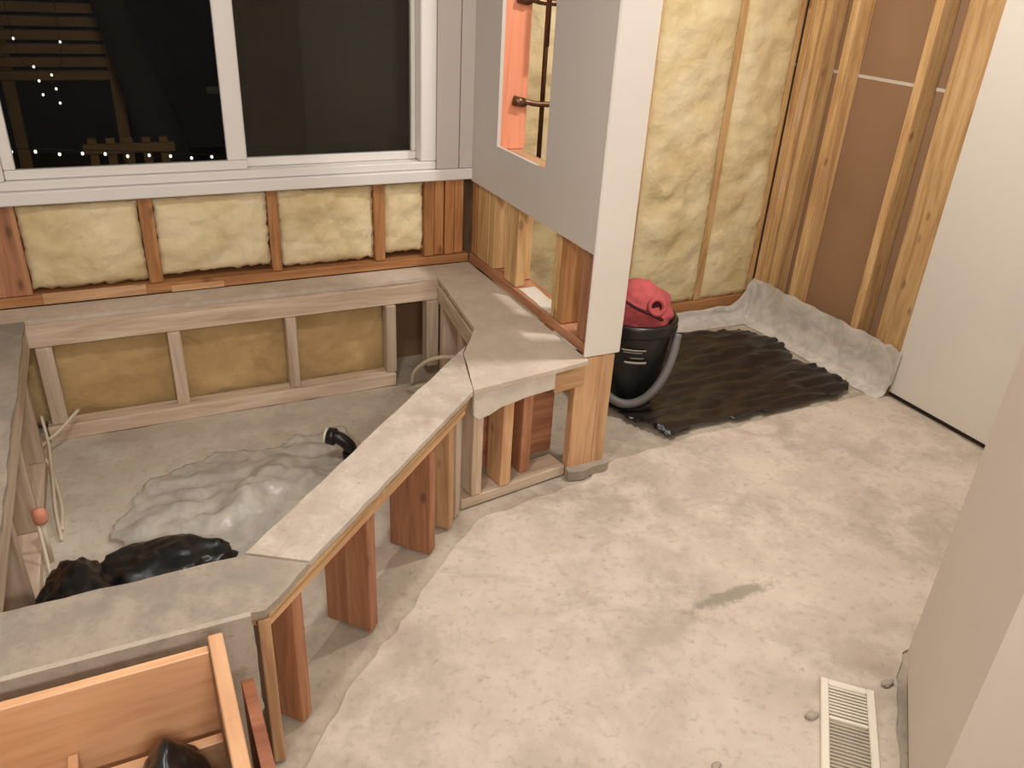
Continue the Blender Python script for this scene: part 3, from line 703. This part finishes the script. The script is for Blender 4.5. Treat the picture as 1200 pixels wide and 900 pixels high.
print_bar(-.25, .38, .245, .251); print_bar(-.20, .30, .236, .239); print_bar(-.15, .45, .190, .199); print_bar(.0, .35, .213, .216)
# red cloth
rc = blob('red_cloth', (bx+.0, by+.0, bz+.30), (.128, .128, .105), 'red_cloth', amp=.20, freq=2.6, seed=9, flat=-.05)
rc['label'] = 'bundled red cloth heaped on top of the black bucket'; rc['category'] = 'cloth'
rv3 = rv
def on_cloth(u, v): return Vector((bx, by, bz+.255))-rv*u*-1+cvv*.09+Vector((0, 0, v))
tube('cord', [Vector((bx, by, bz+.425))-rv*.05+cvv*.105, Vector((bx, by, bz+.41))+rv*0+cvv*.128, Vector((bx, by, bz+.385))+rv*.06+cvv*.115, Vector((bx, by, bz+.36))+rv*.10+cvv*.09], .006, 'cord_fold_shade', rc)

hc = Vector((bx, by, bz+.412))+rv*.070+cvv*.098
lathe('rolled_edge', [(.020, -.02), (.034, -.01), (.037, .006), (.030, .016), (.022, .010), (.020, -.012)], hc, 'red_cloth', rc, 18, axis=cvv+rv*.35+Vector((0, 0, .35)))
lathe('fold_shade', [(0, -.006), (.021, -.006), (.021, -.002), (0, -.002)], hc, 'cord_fold_shade', rc, 18, axis=cvv+rv*.35+Vector((0, 0, .35)))  # dark disc paints the shade inside the rolled cloth

# ------------------------------------------------------------------ floor register
fv = empty('floor_register', (1.34, .83, .006)); tag(fv, 'white louvred floor register beside the angled wall', 'vent')
a0, a1, a2 = Vector((1.389, .947, 0)), Vector((1.478, .861, 0)), Vector((1.204, .770, 0))
ux = (a1-a0).normalized(); uy = Vector((-ux.y, ux.x, 0)); uy = uy if uy.dot(a2-a0) > 0 else -uy
Wv, Lv = .125, .30
def vp(u, v, z): return a0+ux*u+uy*v+Vector((0, 0, z))
zr = .012
for (p, q, w_) in ((vp(.009, 0, zr), vp(.009, Lv, zr), .019), (vp(Wv-.009, 0, zr), vp(Wv-.009, Lv, zr), .019)): beam('frame_side', p, q, w_, .012, 'white_plastic', fv)
for v in (.009, Lv/2-.03, Lv-.009): beam('frame_bar', vp(.0185, v, zr), vp(Wv-.0185, v, zr), .017 if v != Lv/2-.03 else .008, .011, 'white_plastic', fv)
beam('duct_well', vp(Wv/2, .01, .004), vp(Wv/2, Lv-.01, .004), Wv-.03, .003, 'vent_inner', fv)
k = 0
for i in range(26):
    v = .022+i*(Lv-.044)/25
    if abs(v-(Lv/2-.03)) < .008: continue
    p, q = vp(.019, v, zr-.001), vp(Wv-.019, v, zr-.001)
    tilt = (uy*.35+Vector((0, 0, 1))) if v > Lv/2-.03 else (uy*2.2+Vector((0, 0, 1)))
    beam('louvre', p, q, .0022, .008, 'louvre' if v > Lv/2-.03 else 'white_plastic', fv, up=tilt, bev=0)
# crumbs of mortar by the register
for i, (x, y, s) in enumerate(((1.535, .868, .010), (1.285, .868, .010), (.99, .85, .007))):
    c = blob('mortar_crumb', (x, y, .0055), (s*1.8, s, s*.5), 'lightened_front', amp=.3, freq=6, seed=20+i, flat=-.2, sub=3)
    tag(c, ('pale mortar crumb between the floor register and angled wall', 'pale mortar crumb left of the floor register', 'small mortar crumb at the bottom edge of the floor')[i], 'rubble', 'mortar crumbs')

# ------------------------------------------------------------------ wooden cabinet box in the near left corner
cb = empty('wooden_box', (-.2, .9, 0)); tag(cb, 'open light wooden box in the bottom left corner', 'box')
CZ = .50
box('back_board', (-.60, .018), (1.095, 1.113), (.004, CZ), 'drawer', cb, .002)
box('side_board', (.020, .044), (.60, 1.122), (.004, CZ+.012), 'drawer', cb, .002)
box('side_board', (-.625, -.602), (.60, 1.122), (.004, CZ+.012), 'drawer', cb, .002)
box('bottom_board', (-.60, .018), (.60, 1.093), (.02, .035), 'drawer', cb, .002)
box('rail', (-.20, .018), (1.035, 1.055), (.30, .352), 'drawer', cb, .002)
box('divider', (-.218, -.202), (.60, 1.093), (.036, .365), 'drawer', cb, .002)
box('rail', (-.60, -.22), (1.02, 1.04), (.31, .372), 'drawer', cb, .002)
bg = blob('rubbish_bag', (-.063, .95, .036), (.074, .115, .215), 'bag', amp=.16, freq=2.2, seed=17, flat=-.19)
bg['label'] = 'black rubbish bag stuffed inside the wooden box'; bg['category'] = 'bag'
# rounded plank
def plank():
    V, F = [], []; x0, x1 = .060, .080
    pts = [(.55, .007), (1.085, .007), (1.085, .405), (1.082, .425), (1.072, .438), (1.055, .446), (1.03, .449), (.55, .449)]
    for x in (x0, x1): V += [(x, a, b) for a, b in pts]
    n = len(pts); F = [tuple(range(n)), tuple(range(n, 2*n))]+[(i, (i+1) % n, n+(i+1) % n, n+i) for i in range(n)]
    return meshobj('cabinet_panel', V, F, 'drawer_brown', origin=(.079, .8, .004))
tag(plank(), 'reddish brown panel with a rounded corner standing beside the wooden box', 'panel')

# ------------------------------------------------------------------ outside the window: a dark terrace
gr = prism('terrace_floor', [(-4, 3.12), (6, 3.12), (6, 9), (-4, 9)], -.4, -.3, 'out_dark'); tag(gr, 'dark terrace ground outside the window', 'ground', kind='structure')
YO = 3.55
sl = lambda px, zz: (px, zz)
cable = tube('light_cable', [(-.40, YO, .845), (-.1, YO, .828), (.2, YO, .806), (.50, YO, .780)], .0015, 'out_dark'); tag(cable, 'thin dark cable carrying the row of small lights outside', 'cable')
bulb_me = None
def bulb(x, y, z, label, group, r=.0055):
    global bulb_me
    if bulb_me is None:
        bm = bmesh.new(); bmesh.ops.create_uvsphere(bm, u_segments=10, v_segments=6, radius=1); bulb_me = bpy.data.meshes.new('bulb'); bm.to_mesh(bulb_me); bm.free(); bulb_me.materials.append(M['bulb'])
    o = bpy.data.objects.new('light_bulb', bulb_me); COL.objects.link(o); o.location = (x, y, z); o.scale = (r, r, r*1.2)
    return tag(o, label, 'light', group)
for i in range(10):
    t = i/9; bulb(-.330+.702*t, YO, .830-.052*t+.004*math.sin(i*2.2), 'tiny lit bulb in the row along the window foot', 'row of bulbs outside')
tag(tube('light_cable', [(-.26, YO, 2.0), (-.245, YO, 1.22), (-.20, YO, 1.126), (-.192, YO, 1.078), (-.188, YO, 1.03)], .001, 'out_dark'), 'left of two thin hanging cables with clustered lights outside', 'cable')
tag(tube('light_cable', [(-.09, YO, 2.0), (-.10, YO, 1.21), (-.148, YO, 1.098), (-.142, YO, 1.05), (-.138, YO, 1.0)], .001, 'out_dark'), 'right of two thin hanging cables with clustered lights outside', 'cable')
for (x, z) in ((-.20, 1.126), (-.148, 1.098), (-.192, 1.078), (-.142, 1.05), (-.188, 1.03), (-.138, 1.00), (-.245, 1.22), (-.10, 1.21)):
    bulb(x, YO, z, 'tiny lit bulb in the cluster left of the window glass', 'cluster of bulbs outside', .0042)
bn = empty('slatted_bench', (-.2, 4.3, -.3)); tag(bn, 'brown slatted bench back on the dark terrace', 'bench')
for i in range(6): box('slat', (-.42, .12), (4.30, 4.33), (.98+i*.055, 1.02+i*.055), 'out_wood', bn)
for x in (-.38, .05): box('leg', (x, x+.05), (4.335, 4.37), (-.3, 1.30), 'out_wood', bn)
um = empty('folded_umbrella', (.35, 4.1, -.3)); tag(um, 'black folded umbrella leaning on the terrace', 'umbrella')
lathe('canopy', [(0, 0), (.05, .02), (.10, .5), (.06, 1.1), (0, 1.25)], (.34, 4.1, .3), 'out_dark', um, 14, axis=(-.25, 0, 1))
tube('pole', [(.34, 4.1, .3), (.50, 4.1, -.3)], .02, 'out_dark', um, k=0)
pf = empty('picket_rail', (.1, 3.9, -.3)); tag(pf, 'low brown picket rail on the terrace', 'rail')
for i in range(5): box('picket', (-.08+i*.07, -.045+i*.07), (3.9, 3.92), (-.3, .80), 'out_wood', pf)
box('rail', (-.10, .26), (3.88, 3.899), (.74, .78), 'out_wood', pf)
gp = empty('terrace_post', (.62, 4.3, -.3)); tag(gp, 'grey terrace post with a cross arm', 'post')
box('upright', (.60, .66), (4.3, 4.36), (-.3, 1.6), 'out_grey', gp); box('arm', (.46, .80), (4.27, 4.298), (.92, .95), 'out_grey', gp)
bpy.context.view_layer.update()
